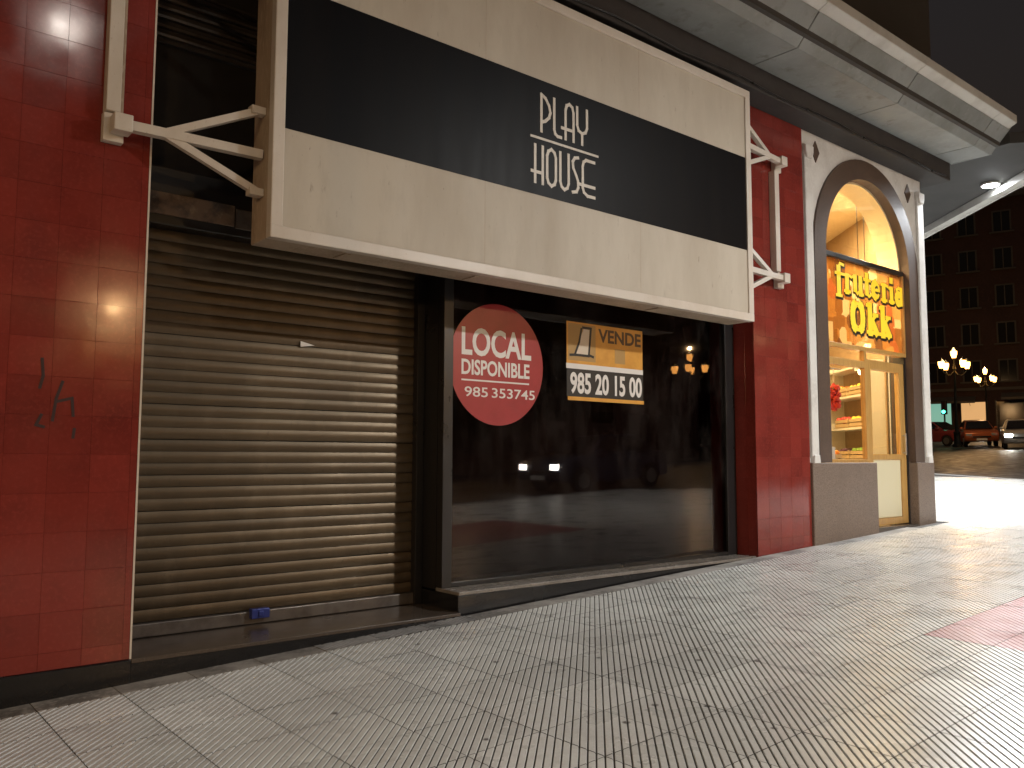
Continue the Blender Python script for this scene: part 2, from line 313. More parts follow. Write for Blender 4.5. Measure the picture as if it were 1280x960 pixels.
kerb = MB().add([(0,0,0)],[]).build('kerb', 'kerb') if False else slope_sheet('kerb', [(-30,KY-.16),(kpt(tK)[0]+.1,KY-.16),kpt(tK),(-30,KY)], -.006, 'kerb', .2); tag(kerb, kind='structure')
km = MB().box(0,.985,-.08,.08,-.2,0).mesh('kerb_stone', 'kerb', .012)
RS = Matrix.Rotation(-SL, 4, 'Y')
for i in range(26):
    p = kpt(-9+i); kx = Matrix.Translation((p[0], p[1], gz(p[0])-.002)) @ RS @ Matrix.Rotation(R(59), 4, 'Z')
    link('kerb_stone', km, kerb, kx)
# ribbed paving tile: bars at 45 degrees, 0.44 m square
TS = .44
def clip(poly, f):
    out = []
    for i in range(len(poly)):
        a, b = poly[i], poly[(i+1)%len(poly)]; fa, fb = f(a), f(b)
        if fa >= 0: out.append(a)
        if fa*fb < 0: t = fa/(fa-fb); out.append((a[0]+(b[0]-a[0])*t, a[1]+(b[1]-a[1])*t))
    return out
def ribbed(mb, s, npitch, gap, hgt, O=(0,0,0), bed=True, slope=0):
    e = .0023; sq = [(e,e),(s-e,e),(s-e,s-e),(e,s-e)]; p = s/npitch
    T = lambda x, y, z: (O[0]+x, O[1]+y, O[2]+z+x*slope)
    if bed: mb.add([T(*q, -hgt) for q in sq], [(0,1,2,3)], 1)
    for k in range(-npitch, npitch):
        c0 = k*p + gap/2; c1 = (k+1)*p - gap/2
        def poly(w): return clip(clip(sq, lambda q: (q[1]-q[0])-(c0-w)), lambda q: (c1+w)-(q[1]-q[0]))
        top = poly(0); bot = poly(gap*.22)
        if len(top) < 3: continue
        n = len(top); mb.add([T(*q, 0) for q in top], [tuple(range(n))], 0)
        # the two long flanks of the bar
        for i in range(n):
            a, b = top[i], top[(i+1)%n]
            if abs((b[1]-b[0])-(a[1]-a[0])) < 1e-6:
                sg = 1 if abs((a[1]-a[0])-c1) < 1e-6 else -1; d = gap*.22*sg/2
                mb.add([T(*a,0), T(*b,0), T(b[0]-d,b[1]+d,-hgt), T(a[0]-d,a[1]+d,-hgt)], [(0,1,2,3)], 0)
    return mb
tile_me = ribbed(MB(), TS, 8, .0175, .006).mesh('paving_tile', ['tile','groove'])
plain_me = MB().box(.002,TS-.002,.002,TS-.002,-.014,0).mesh('paving_tile', 'plaintile', .002)
red_me = ribbed(MB(), TS, 8, .010, .003).mesh('red_paving_tile', ['redpave','groove'])
def TM(x, y, z=0): return Matrix.Translation((x, y, gz(x)+z)) @ RS
tiles = []
X0, Y0 = 1.06-TS*14, -2.85-TS*12
def in_pave(x, y): 
    c = (x+TS-kA.x)*kd.y-(y-kA.y)*kd.x
    return c < 0
for i in range(62):
    for j in range(18):
        x = X0+i*TS; y = Y0+j*TS
        if y < KY or y+TS > -.20 or not in_pave(x, y): continue
        tiles.append((x, y))
for i in range(33, 62):                              # round the corner, along the side street
    for j in range(18, 42):
        x = X0+i*TS; y = Y0+j*TS
        if in_pave(x, y) and (x-12.47)*math.sin(R(50))-y*math.cos(R(50)) > .05: tiles.append((x, y))
def seen(x, y):
    d = Vector((x+TS/2, y+TS/2+5.6, gz(x))); w = d.dot(Fw)
    if w < .5: return 0
    return abs(d.dot(Rt2)/w*1061) < 690 and -d.dot(Up2)/w*1061 < 520
vis = sorted([t for t in tiles if seen(*t)], key=lambda t: (t[0]+.2)**2+(t[1]+5.8)**2)
near = set(vis[:292]); rest = MB()
for (x, y) in tiles:
    isred = 5.8 < x < 8.6 and y < -3.0 and y > -5.2
    if (x, y) in near:
        o = link('red_paving_tile' if isred else 'paving_tile', red_me if isred else tile_me, pave, TM(x+random.uniform(-.0006,.0006), y, random.uniform(-.0007,.0007)) @ Matrix.Rotation(R(random.uniform(-.06,.06)), 4, 'X'))
    else:
        k = len(rest.m); ribbed(rest, TS, 8, .0175, .006, (x, y, gz(x)+random.uniform(-.001,.001)), True, GS)
        if isred: rest.m[k:] = [2 if q == 0 else q for q in rest.m[k:]]
tag(rest.build('distant_paving_tiles', ['tile','groove','redpave'], pave), kind='stuff')
for i in range(26):                                  # plain border row against the wall
    x = X0+(12+i)*TS
    if 3.0 < x < 4.1: continue
    if x > 12.4: break
    s = (.20)/TS; link('border_tile', plain_me, pave, TM(x, -.207, -.001) @ Matrix.Diagonal((1, s, 1, 1)))
rib_me = ribbed(MB(), TS, 5, .034, .008).mesh('ribbed_border_tile', ['ribtile','groove'])
for i in range(3): link('ribbed_border_tile', rib_me, pave, TM(2.82+TS*i, -.207, .002) @ Matrix.Diagonal((1, .47, 1, 1)))
# road markings: crossing bars and a stop line on the side street
for i in range(7):
    p = Vector(kpt(-2+i*1.0)); n = Vector((kd.y, -kd.x)); a = p+n*5.0; b = p+n*8.2
    q = [a, b, b+kd*.5, a+kd*.5]
    tag(slope_sheet('crossing_stripe', [tuple(v) for v in q], -.125, 'marking'), kind='structure')

# ------------------------------------------------------------------ the corner building
B = empty('corner_building', (0,0,0))
tag(B, 'dark corner building with red tiled pillars, closed shop, grey canopy and arched corner shopfront', 'building')
PT = .23
tme = {}
def wall_tiles(parent, x0, x1, z0, z1, face, at, phase_x, phase_z):
    """glazed tiles in front of a core; face 'y' = on the street side at y = at, face 'x' = on a return at x = at"""
    def cuts(a, b, ph):
        k = math.floor((a-ph)/PT); r = [a]; 
        while True:
            k += 1; c = ph+k*PT
            if c >= b-.02: break
            if c > a+.02: r.append(c)
        return r+[b]
    cx, cz = cuts(x0, x1, phase_x), cuts(z0, z1, phase_z)
    for a, b in zip(cx[:-1], cx[1:]):
        for c, d in zip(cz[:-1], cz[1:]):
            key = (round(b-a,3), round(d-c,3))
            if key not in tme:
                w, h = b-a-.001, d-c-.001
                tme[key] = MB().box(-w/2,w/2,-.009,0,-h/2,h/2).mesh('tile', 'red', .0006, seg=1)
            jit = Matrix.Rotation(R(random.gauss(0,.10)), 4, 'X') @ Matrix.Rotation(R(random.gauss(0,.10)), 4, 'Z')
            if face == 'y': Mx = Matrix.Translation(((a+b)/2, at, (c+d)/2)) @ jit
            else: Mx = Matrix.Translation((at, (a+b)/2, (c+d)/2)) @ Matrix.Rotation(R(-90), 4, 'Z') @ jit
            link('tile', tme[key], parent, Mx)
pl = part(B, 'red_pillar', 'grout', .22, 1.591, .009, .75, -1.24, 4.3)
wall_tiles(pl, .22, 1.60, -1.24, 4.2, 'y', .009, 1.09-PT*4, 1.85)
part(pl, 'corner_trim', 'frame', 1.592, 1.603, -.004, .012, -1.24, 4.2)
pr = part(B, 'red_pillar', 'grout', 8.189, 9.28, .009, .75, -1.2, 4.3)
wall_tiles(pr, 8.18, 9.28, gz(8.2)+.005, 4.2, 'y', .009, 8.18, 1.85)
wall_tiles(pr, .012, .36, gz(8.2)+.0, 4.2, 'x', 8.189, .012-.115, 1.85)
part(B, 'plinth', 'blackstone', -.5, 1.60, -.012, .7, -2.0, -1.2425, .006)
part(B, 'threshold', 'brownstone', 1.603, 4.099, -.010, .9, -1.268, -1.2425, .004); part(B, 'plinth', 'blackstone', 1.601, 4.099, -.008, .8, -1.9, -1.2685)
part(B, 'plinth', 'blackstone', 4.10, 8.186, .03, .9, -1.9, -1.115, .006)
part(B, 'wall', 'dimfar', -14, .22, .05, .8, -2.4, 4.3)
part(B, 'inner_wall', 'void', -.5, 9.3, 1.6, 1.7, -1.9, 4.3); part(B, 'inner_ceiling', 'void', 1.6, 8.2, .1, 1.6, 4.05, 4.25)
# roller shutter
SH = MB()
SH.box(1.5, 4.12, .66, .68, -1.24, 1.75); sh = SH.build('roller_shutter', 'darkmetal', B)
n_sl = 33; pitch = (1.63+1.14)/n_sl
prof = [(0,.0015)]+[(.0075*math.sin(math.pi*t/8)**.9*-1, .002+(pitch-.005)*t/8) for t in range(1,8)]+[(0,pitch-.0025),(.012,pitch-.002),(.012,.0)]
slm = MB()
pp = [(p[0], p[1]) for p in prof]; n = len(pp)
segs = [1.62+2.40*i/6 for i in range(7)]
slm.prism(pp, 'x', 1.55, 4.04); sl_me = slm.mesh('slat', 'shutter', 0, True)
for i in range(n_sl):
    o = link('slat', sl_me, sh, Matrix.Translation((random.uniform(-.004,.004), .62+random.uniform(-.0015,.0015), -1.14+i*pitch)) @ Matrix.Rotation(R(random.gauss(0,.9)), 4, 'X') @ Matrix.Rotation(R(random.gauss(0,.03)), 4, 'Y'))
part(sh, 'bottom_bar', 'shutterbar', 1.56, 4.03, .575, .64, -1.238, -1.146, .006)
part(sh, 'guide_rail', 'darkmetal', 4.025, 4.098, .55, .66, -1.24, 1.9, .004); part(sh, 'guide_rail', 'darkmetal', 1.53, 1.60, .55, .66, -1.24, 1.9, .004)
lk = MB().box(-.07,.07,-.03,.03,-.035,.035).box(-.02,.02,-.04,-.03,-.02,.02).build('lock', 'bluelock', sh, .008); lk.location = (2.66,.56,-1.16)
MB().prism([(2.955,.865),(3.075,.885),(2.955,.91)], 'y', .596, .598).build('white_wedge', 'wedgewhite', sh)  # small flat white wedge in front of the slats
part(B, 'shutter_housing', 'darkmetal', 1.55, 4.1, .5, .9, 1.63, 2.05, .01)
part(B, 'stained_board', 'rustpanel', 1.6, 2.35, .485, .4985, 1.70, 1.86, .004); part(B, 'stained_board', 'shutterbar', 2.36, 4.0, .485, .4985, 1.69, 1.84, .004)
part(B, 'recess_panel', 'void', 1.6, 8.18, .75, .8, 2.05, 4.1)
lou = part(B, 'louvre', 'dimfar', 1.6, 4.1, .70, .745, 3.05, 3.5)
for i in range(6): part(lou, 'slat', 'shutterbar', 1.62, 4.1, .66, .70, 3.08+i*.07, 3.10+i*.07)
# dark display window
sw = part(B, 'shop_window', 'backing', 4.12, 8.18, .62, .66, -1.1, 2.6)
part(sw, 'sill', 'sillstone', 4.105, 8.18, .026, .36, -1.1145, -1.085, .005)
part(sw, 'pane', 'darkglass', 4.20, 8.02, .300, .306, -1.045, 2.55)
for a in ((4.105,4.205,-1.085,2.6),(8.01,8.178,-1.085,2.6)): part(sw, 'frame', 'darkmetal', a[0], a[1], .27, .35, a[2], a[3], .005)
part(sw, 'frame', 'darkmetal', 4.206, 8.009, .275, .345, -1.085, -1.045, .004); part(sw, 'frame', 'darkmetal', 4.206, 8.009, .275, .345, 2.5, 2.6, .004)
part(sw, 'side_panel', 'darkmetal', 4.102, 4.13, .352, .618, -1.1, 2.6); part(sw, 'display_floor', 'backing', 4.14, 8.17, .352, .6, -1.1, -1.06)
part(B, 'window_header', 'void', 4.1, 8.185, .25, .7, 2.605, 4.1)
# lintel beam and canopy
part(B, 'lintel_beam', 'beam', -6, 12.78, -.30, .75, 4.08, 4.36, .015)
cb = MB()
for i in range(24): cb.tube((.6+i*.5,-.312,4.12-.02*math.sin(i*1.7)),(1.1+i*.5,-.312,4.12-.02*math.sin((i+1)*1.7)),.011,6)
cb.build('cable', 'darkmetal', B)
can = part(B, 'canopy', 'dimfar', -6, 12.80, -.98, -.302, 4.42, 4.8)
def quadpanel(parent, name, m, x0, x1, y0, z0, y1, z1, t=.012):
    d = Vector((y1-y0, z1-z0)).normalized(); nn = Vector((-d.y, d.x))*t
    if nn.y < 0: nn = -nn
    MB().prism([(y0,z0),(y1,z1),(y1+nn.x,z1+nn.y),(y0+nn.x,z0+nn.y)], 'x', x0, x1).build(name, m, parent, .003, seg=1)
xs = [7.843+2.2*k for k in range(-6,3)]+[12.80]
for a, b in zip(xs[:-1], xs[1:]):
    quadpanel(can, 'soffit_panel', 'canopy', a+.007, b-.007, -.302, 4.345, -.845, 4.335)
    quadpanel(can, 'fascia_panel', 'canopy', a+.007, b-.007, -.852, 4.336, -1.11, 4.63)
    quadpanel(can, 'rim', 'rim', a+.002, b-.002, -1.10, 4.637, -1.21, 4.69); quadpanel(can, 'rim', 'rim', a+.002, b-.002, -1.212, 4.692, -1.216, 4.80, .02)
part(can, 'end_panel', 'canopy', 12.802, 12.82, -.86, -.30, 4.34, 4.75)
MB().prism([(-.85,4.34),(-.86,4.75),(-1.2,4.75),(-1.105,4.63)], 'x', 12.802, 12.82).build('end_panel', 'canopy', can)
# side-street wing: wall and deep marquee at 50 degrees
sd = Vector((math.cos(R(50)), math.sin(R(50)))); sn = Vector((sd.y, -sd.x)); C0 = Vector((12.47, 0))
def sp(t, o): v = C0+sd*t+sn*o; return (v.x, v.y)
MB().prism([sp(.0,-.01), sp(16,-.01), sp(16,-.35), sp(.45,-.35)], 'z', -1.4, 16).build('side_wall', 'dimfar', B)
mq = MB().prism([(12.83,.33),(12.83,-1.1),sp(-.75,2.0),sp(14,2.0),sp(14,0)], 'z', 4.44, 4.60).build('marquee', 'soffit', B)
MB().prism([sp(-.75,2.0),sp(14,2.0),sp(14,2.06),sp(-.75,2.06)], 'z', 4.31, 4.66).build('fascia', 'rim', mq, .01)
MB().prism([sp(-.6,1.86),sp(14,1.86),sp(14,1.995),sp(-.6,1.995)], 'z', 4.315, 4.436).build('edge_band', 'rim', mq)
for k, (t, o) in enumerate(((1.15,1.68),(4.6,1.0),(7.6,1.0),(10.6,1.0))):
    x, y = sp(t, o)
    dl = MB().lathe((x,y,4.40), [(.13,0),(.145,.005),(.145,.035)], 20).build('downlight', 'rim', mq)
    MB().lathe((x,y,4.385), [(.0001,0),(.08,.001),(.12,.014)], 20).build('lens', 'spotglow', dl)
    light('downlight_beam', 'SPOT', (x,y,4.36), 1700 if k == 0 else 900, (.93,.97,1), dl, .10, 165, .7)
# upper storeys
up = part(B, 'upper_wall', 'dimfar', -14, 12.4, -.25, .75, 4.82, 16)
for k in range(4):
    for s in range(3):
        x = .5+k*2.6; z = 6.0+s*3.1
        w = part(up, 'window', 'winfar', x, x+1.2, -.262, -.252, z, z+1.6); part(w, 'sill', 'trimfar', x-.1, x+1.3, -.34, -.253, z-.1, z-.005)
# arched fruit shop front
AX, AR, AO, SZ = 10.86, 1.105, 1.375, 2.64
def archstrip(rI, rO, y0, y1, n=28):
    mb = MB(); 
    for i in range(n):
        a, b = math.pi*i/n, math.pi*(i+1)/n
        P = [(AX+rI*math.cos(a),SZ+rI*math.sin(a)),(AX+rO*math.cos(a),SZ+rO*math.sin(a)),(AX+rO*math.cos(b),SZ+rO*math.sin(b)),(AX+rI*math.cos(b),SZ+rI*math.sin(b))]
        mb.prism(P, 'y', y0, y1)
    return mb
af = MB()
nn = 28; topz = 4.2
for i in range(nn):
    a, b = math.pi*i/nn, math.pi*(i+1)/nn
    xa, xb = AX+AO*math.cos(a), AX+AO*math.cos(b); za, zb = SZ+AO*math.sin(a), SZ+AO*math.sin(b)
    af.prism([(xb,zb),(xa,za),(xa,topz),(xb,topz)], 'y', .012, .30)
af.box(9.285,AX-AO,.012,.30,-.05,topz).box(AX+AO,12.47,.012,.30,-.05,topz)
wf = af.build('white_shopfront_wall', 'plaster', B)
sur = archstrip(AR, AO-.002, -.015, .301); sur.box(AX-AO+.001,AX-AR,-.015,.301,-.05,SZ).box(AX+AR,AX+AO-.001,-.015,.301,-.05,SZ)
sur.build('arch_surround', 'darkarch', B)
archstrip(AR-.03, AR-.001, .12, .42, 28).build('arch_lining', 'creamwall', B)
part(wf, 'corner_strip', 'plaster', 9.30, 9.455, -.025, .011, .02, 3.9, .01); part(wf, 'corner_strip', 'plaster', 12.275, 12.465, -.025, .011, .02, 3.9, .01)
for x in (9.378, 12.37):
    MB().prism([(x-.07,-.06),(x+.07,-.06),(x+.055,.04),(x-.055,.04)], 'y', -.045, .011).build('strip_foot', 'plaster', wf, .008)
    MB().prism([(x-.06,3.72),(x+.06,3.72),(x+.085,3.80),(x+.09,3.88),(x-.09,3.88),(x-.085,3.80)], 'y', -.055, .011).build('strip_capital', 'plaster', wf, .012)
for x, z in ((9.60,3.86),(12.05,3.82)): MB().prism([(x-.09,z),(x,z-.14),(x+.09,z),(x,z+.14)], 'y', .000, .0115).build('diamond_inlay', 'darkarch', wf)
gb = MB().box(9.282,10.83,-.035,.30,-1.25,-.055).build('granite_base', 'granite', B, .01)
part(B, 'granite_base', 'granite', AX+AR, 12.475, -.035, .30, -1.25, -.055, .01)
MB().prism([(12.34,.302),(12.475,.302),sp(.55,-.36)], 'z', -1.2, 4.2).build('corner_return', 'plaster', B)
part(B, 'door_step', 'brownstone', 10.832, AX+AR-.002, -.02, .5, -1.3, -.905, .006)
# glazing
IL, IR = AX-AR, AX+AR
lun = [(AX+(AR-.03)*math.cos(math.pi*i/24), SZ+.03+(AR-.06)*math.sin(math.pi*i/24)) for i in range(25)]
MB().prism(lun, 'y', .105, .111).build('lunette_pane', 'glass', B)
part(B, 'transom_bar', 'darkmetal', IL, IR, .07, .16, 2.60, 2.665, .006)
part(B, 'transom_bar', 'wood', IL, IR, .07, .16, 1.43, 1.485, .006)
tp = part(B, 'fruit_poster_pane', 'poster', IL+.02, IR-.03, .115, .118, 1.485, 2.60)
part(tp, 'edge_strip', 'wood', IR-.03, IR-.002, .07, .16, 1.486, 2.598)
part(tp, 'pane', 'glass', IL+.02, IR-.03, .095, .099, 1.487, 2.598)
stem, hair = .082, .03
FR = dict(                                                # (thick strokes, thin strokes, advance) in units where x-height = 1
 f=([[(.35,-.25),(.35,1.25)],], [[(.05,.95),(.8,.95)], [(.35,1.3),(.5,1.55),(.85,1.5)], [(.1,-.35),(.6,-.35)]], .85),
 r=([[(.3,.0),(.3,.9)]], [[(.05,0),(.6,0)],[(.05,.95),(.3,.95)],[(.3,.75),(.5,.98),(.75,.9)]], .85),
 u=([[(.25,.25),(.25,.95)],[(.8,.05),(.8,.95)]], [[(.25,.2),(.45,0),(.7,.15)],[(.02,.97),(.3,.97)],[(.8,0),(1.05,0)]], 1.15),
 t=([[(.3,.2),(.3,1.25)]], [[(.02,.97),(.65,.97)],[(.3,.15),(.5,0),(.75,.15)]], .8),
 e=([arc(.45,.5,.32,.45,100,255,8)], [[(.2,.5),(.8,.5)],arc(.45,.5,.35,.47,0,90,6),arc(.45,.5,.35,.47,255,325,4)], 1.0),
 i=([[(.3,.02),(.3,.78)],[(.3,1.33),(.3,1.36)]], [[(.05,0),(.55,0)],[(.05,.84),(.3,.84)]], .68),
 a=([[(.75,.05),(.75,.9)],arc(.42,.3,.22,.28,70,290,7)], [[(.75,.92),(.45,1.0),(.2,.85)],[(.75,.55),(.45,.55)],[(.75,.1),(.45,.02)],[(.75,0),(1.0,0)]], 1.1),
 O=([arc(.3,.7,.18,.6,95,265,9),arc(.75,.7,.18,.6,-85,85,9)], [[(.3,1.38),(.75,1.38)],[(.3,0.02),(.75,.02)]], 1.25),
 k=([[(.3,0),(.3,1.4)],[(.52,.52),(.82,.05)]], [[(.05,1.42),(.3,1.42)],[(.05,0),(.55,0)],[(.3,.5),(.8,.95)],[(.65,0),(1.0,0)],[(.6,.97),(.95,.97)]], 1.1))
def fat(word, x0, x1, z, zh, y, m, grow=0, dx=0, dz=0):
    tot = sum(FR[c][2] for c in word); sx = (x1-x0)/tot; sz = zh; mb = MB(); x = x0
    for c in word:
        th, thin, adv = FR[c]
        strokes(mb, th, sx*.37+grow, y-.003, y, x+dx, z+dz, sx, sz); strokes(mb, thin, sx*.15+grow, y-.003, y, x+dx, z+dz, sx, sz); x += adv*sx
    return mb.build('lettering', m, tp)
fat('fruteria', 10.12, 12.0, 2.19, .225, .088, 'stickerblack', .035, .014, -.014); fat('fruteria', 10.12, 12.0, 2.19, .225, .083, 'yellow')
fat('Okk', 10.50, 11.60, 1.70, .258, .088, 'stickerblack', .045, .018, -.018); fat('Okk', 10.50, 11.60, 1.70, .258, .083, 'yellow')
win = part(B, 'fruit_shop_window', 'wood', IL, 10.83, .08, .15, -.055, -.01, .004)
part(win, 'pane', 'glass', IL+.05, 10.80, .11, .114, -.01, 1.20)
for a in ((IL,IL+.05,-.01,1.43),(10.80,10.86,-.01,1.43)): part(win, 'frame', 'wood', a[0], a[1], .08, .15, a[2], a[3], .004)
part(win, 'frame', 'wood', IL+.05, 10.80, .08, .15, 1.20, 1.29, .004); part(win, 'pane', 'glass', IL+.05, 10.80, .11, .114, 1.29, 1.43)
part(B, 'door_post', 'wood', 10.83, 10.88, .08, .2, -.9, -.011, .004)
dr = part(B, 'shop_door', 'creampanel', 11.0, 11.78, .12, .15, -.80, -.02, .004)
part(dr, 'frame', 'wood', 10.885, 10.998, .10, .17, -.895, 1.33, .006); part(dr, 'frame', 'wood', 11.782, 11.925, .10, .17, -.895, 1.33, .006)
for a in ((-.895,-.802),(-.018,.06),(1.20,1.33)): part(dr, 'frame', 'wood', 10.999, 11.781, .10, .17, a[0], a[1], .006)
part(dr, 'pane', 'glass', 11.0, 11.78, .13, .134, .06, 1.20); MB().tube((11.84,.06,.05),(11.84,.06,.35),.012).tube((11.84,.06,.08),(11.84,.10,.08),.008).tube((11.84,.06,.32),(11.84,.10,.32),.008).build('handle', 'alloy', dr)
part(dr, 'pane', 'glass', 10.88, IR-.01, .13, .134, 1.335, 1.43)
part(B, 'door_jamb', 'darkmetal', 11.928, IR-.001, .09, .25, -.9, 1.43)
# shop room
rm = MB(); RP = [(9.5,.305),(12.30,.305),sp(.52,-.37),sp(4.5,-.37),(9.5,3.2)]
rm.prism(RP, 'z', -.96, -.90); rm.build('shop_floor', 'shelf', B)
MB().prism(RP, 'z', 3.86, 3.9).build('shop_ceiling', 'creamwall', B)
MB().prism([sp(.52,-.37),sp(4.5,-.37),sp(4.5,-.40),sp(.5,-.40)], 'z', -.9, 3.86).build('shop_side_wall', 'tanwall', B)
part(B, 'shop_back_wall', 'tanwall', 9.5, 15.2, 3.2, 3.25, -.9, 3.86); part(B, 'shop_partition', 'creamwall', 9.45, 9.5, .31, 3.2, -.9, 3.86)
light('shop_lamp_light', 'AREA', (11.4,1.2,3.8), 270, (1,.72,.36), B, 1.2, target=(11.4,1.2,0))

# things in the fruit shop
def fruit_crate(loc, rz, kind, label, grp=None):
    t = empty('fruit_crate', loc, rz); tag(t, label, 'crate', grp)
    c = MB().box(-.25,.25,-.17,.17,0,.012)
    for z in (.02,.085): c.box(-.25,.25,-.17,-.158,z,z+.05).box(-.25,.25,.158,.17,z,z+.05).box(-.25,-.238,-.158,.158,z,z+.05).box(.238,.25,-.158,.158,z,z+.05)
    for sx in (-.23,.21):
        for sy in (-.157,.137): c.box(sx,sx+.02,sy,sy+.02,.012,.15)
    c.build('box', 'crate', t)
    fr = MB(); r = random.Random(hash((round(loc[0],2), round(loc[2],2), kind)) & 255)
    for i in range(6):
        for j in range(4): fr.sphere((-.2+.08*i+r.uniform(-.01,.01), -.12+.08*j+r.uniform(-.01,.01), .10+r.uniform(0,.05)), .042, 8)
    tag(fr.build('fruit', kind, t, smooth=True), kind='stuff'); return t
tb = empty('display_table', (10.3,.62,-.9)); tag(tb, 'white display table behind the low arched shop window', 'table')
MB().box(-.6,.55,-.3,.3,.78,.82).build('table_top', 'shelf', tb, .005)
for sx in (-.55,.47):
    for sy in (-.27,.22): MB().box(sx,sx+.05,sy,sy+.05,0,.78).build('leg', 'shelf', tb)
fruit_crate((10.0,.62,-.08), 0, 'apple', 'wooden crate of red fruit on the display table, beside the white carton')
fruit_crate((10.57,.62,-.08), 0, 'orange', 'wooden crate of oranges on the display table behind the shop window')
MB().box(-.12,.12,-.09,.09,0,.2).box(-.125,.125,-.095,.095,.2,.23).build('carton', 'white', None, .004).location = (10.28,.40,-.08)
tag(bpy.data.objects['carton'], 'small white lidded carton at the front of the display table', 'carton')
fruit_crate((10.0,.64,.075), 0, 'melon', 'crate of yellow fruit stacked on the red fruit crate behind the window')
for i, (x, y, z, m, lab) in enumerate(((9.98,.40,1.02,'orange','orange net bag of oranges hanging in the shop window'),(10.16,.42,.95,'melon','yellow net bag hanging between two others in the shop window'),(10.60,.42,1.04,'apple','red net bag hanging nearest the shop door'))):
    t = empty('net_bag', (x, y, z-.42)); tag(t, lab, 'net bag'); r_ = random.Random(i); nb = MB()
    for k in range(16): a = k*2.4; rr = .055 if k % 4 else .01; nb.sphere((rr*math.cos(a), rr*math.sin(a), .05+.018*k), .045, 8)
    tag(nb.build('fruit', m, t, smooth=True), kind='stuff'); MB().tube((0,0,.38),(0,0,.60),.008,6).build('cord', 'white', t); MB().lathe((0,0,.33), [(.05,0),(.012,.06)], 8).build('neck', m, t)
MB().tube((9.80,.42,1.21),(10.80,.42,1.21),.010,8).build('hanging_rail', 'alloy', B)
sh2 = empty('shelf_unit', (*sp(1.36,-.56), -.9), R(50)); tag(sh2, 'tall cream shelf unit of fruit behind the shop door', 'shelf')
for z in (.35,.85,1.35,1.85,2.3): MB().box(-.8,2.4,-.17,.17,z,z+.03).build('board', 'shelf', sh2)
for x in (-.82,.8,2.4): MB().box(x,x+.03,-.18,.18,0,2.4).build('upright', 'shelf', sh2)
kinds = ['melon','orange','green','aubergine','melon','apple']; nm = dict(melon='yellow melons', orange='oranges', green='green fruit', aubergine='purple aubergines', apple='red apples')
where = {.35:'bottom', .85:'second', 1.35:'middle', 1.85:'upper', 2.3:'top'}; q = 0
for z in (.35,.85,1.35,1.85):
    for i, x in enumerate((-.5,.1,1.1,1.75)):
        v = C0+sd*(1.36+x)+sn*-.56; k = kinds[(q*5+i*2)%6]; q += 1
        fruit_crate((v.x, v.y, -.9+z+.031), R(50), k, f'crate of {nm[k]} on the {where[z]} shelf board, ' + ['nearest the door','second from the door','third from the door','farthest from the door'][i])
fg = empty('fridge', (12.6,2.4,-.9), R(-40)); tag(fg, 'tall white lit drinks fridge at the back of the fruit shop', 'fridge')
MB().box(-.35,.35,-.3,.3,0,1.95).build('cabinet', 'white', fg, .02); MB().box(-.3,.3,-.315,-.302,.35,1.75).build('glass_door', 'shelf', fg, .005); MB().box(.25,.27,-.35,-.316,.8,1.3).build('handle', 'alloy', fg)
def pendant(loc, top, label):
    t = empty('pendant_lamp', loc); tag(t, label, 'lamp'); MB().tube((0,0,.13),(0,0,top-loc[2]),.006,6).build('cord', 'darkmetal', t)
    MB().lathe((0,0,0), [(.10,.02),(.095,.06),(.03,.13),(.02,.14)], 14).build('lamp_shade', 'white', t); MB().sphere((0,0,.0), .05, 10).build('bulb', 'bulbglow', t, smooth=True)
pendant((11.55,.42,1.60), 3.86, 'small glowing pendant lamp behind the yellow shop lettering')
pendant((11.42,.45,1.22), 3.86, 'low glowing pendant lamp above the fruit shop door')
pendant((10.95,1.0,2.95), 3.86, 'small pendant lamp high up behind the arched lunette pane')

# ------------------------------------------------------------------ the big hanging sign
SX0, SX1, SZ0, SZ1, SY, SB = 2.248, 7.62, 1.432, 3.945, -.40, -.07
sg = empty('shop_sign', ((SX0+SX1)/2, SB, SZ0)); tag(sg, 'large cream box sign with a black band and play house lettering above the closed shop', 'sign')
sgM = Matrix.Translation(-sg.location)
def sgp(o): o.matrix_basis = sgM @ o.matrix_basis; return o
FW = .085
sgp(part(sg, 'cabinet', 'frame_dirty', SX0+.004, SX1-.004, SY+.03, SB, SZ0+.004, SZ1-.004, .006))
sgp(part(sg, 'frame', 'frame', SX0, SX1, SY, SY+.075, SZ0, SZ0+FW, .007)); sgp(part(sg, 'frame', 'frame', SX0, SX1, SY, SY+.075, SZ1-FW, SZ1, .007))
sgp(part(sg, 'frame', 'frame', SX0, SX0+FW, SY+.0008, SY+.075, SZ0+FW-.004, SZ1-FW+.004, .007)); sgp(part(sg, 'frame', 'frame', SX1-FW, SX1, SY+.0008, SY+.075, SZ0+FW-.004, SZ1-FW+.004, .007))
sgp(part(sg, 'panel', 'signpanel', SX0+FW-.01, SX1-FW+.01, SY+.018, SY+.029, SZ0+FW-.01, SZ1-FW+.01))
sgp(part(sg, 'black_band', 'signblack', SX0+FW+.001, SX1-FW-.001, SY+.0155, SY+.0175, 2.19, 3.195))
for x in (SX0+.6, 4.0, 6.2): sgp(part(sg, 'underside_clip', 'frame_dirty', x, x+.05, SY+.1, SB-.05, SZ0-.004, SZ0+.003))
for x in (4.03, 5.86): sgp(part(sg, 'sheet_joint', 'frame_dirty', x, x+.003, SY+.0172, SY+.0179, SZ0+FW, 2.189)); sgp(part(sg, 'sheet_joint', 'frame_dirty', x, x+.003, SY+.0172, SY+.0179, 3.196, SZ1-FW))
ph = MB()
def px(pts, ox, oz, w, h, ww, hh): return [(ox+p[0]/ww*w, oz+h-p[1]/hh*h) for p in pts]
yA, yB = SY+.0125, SY+.0152
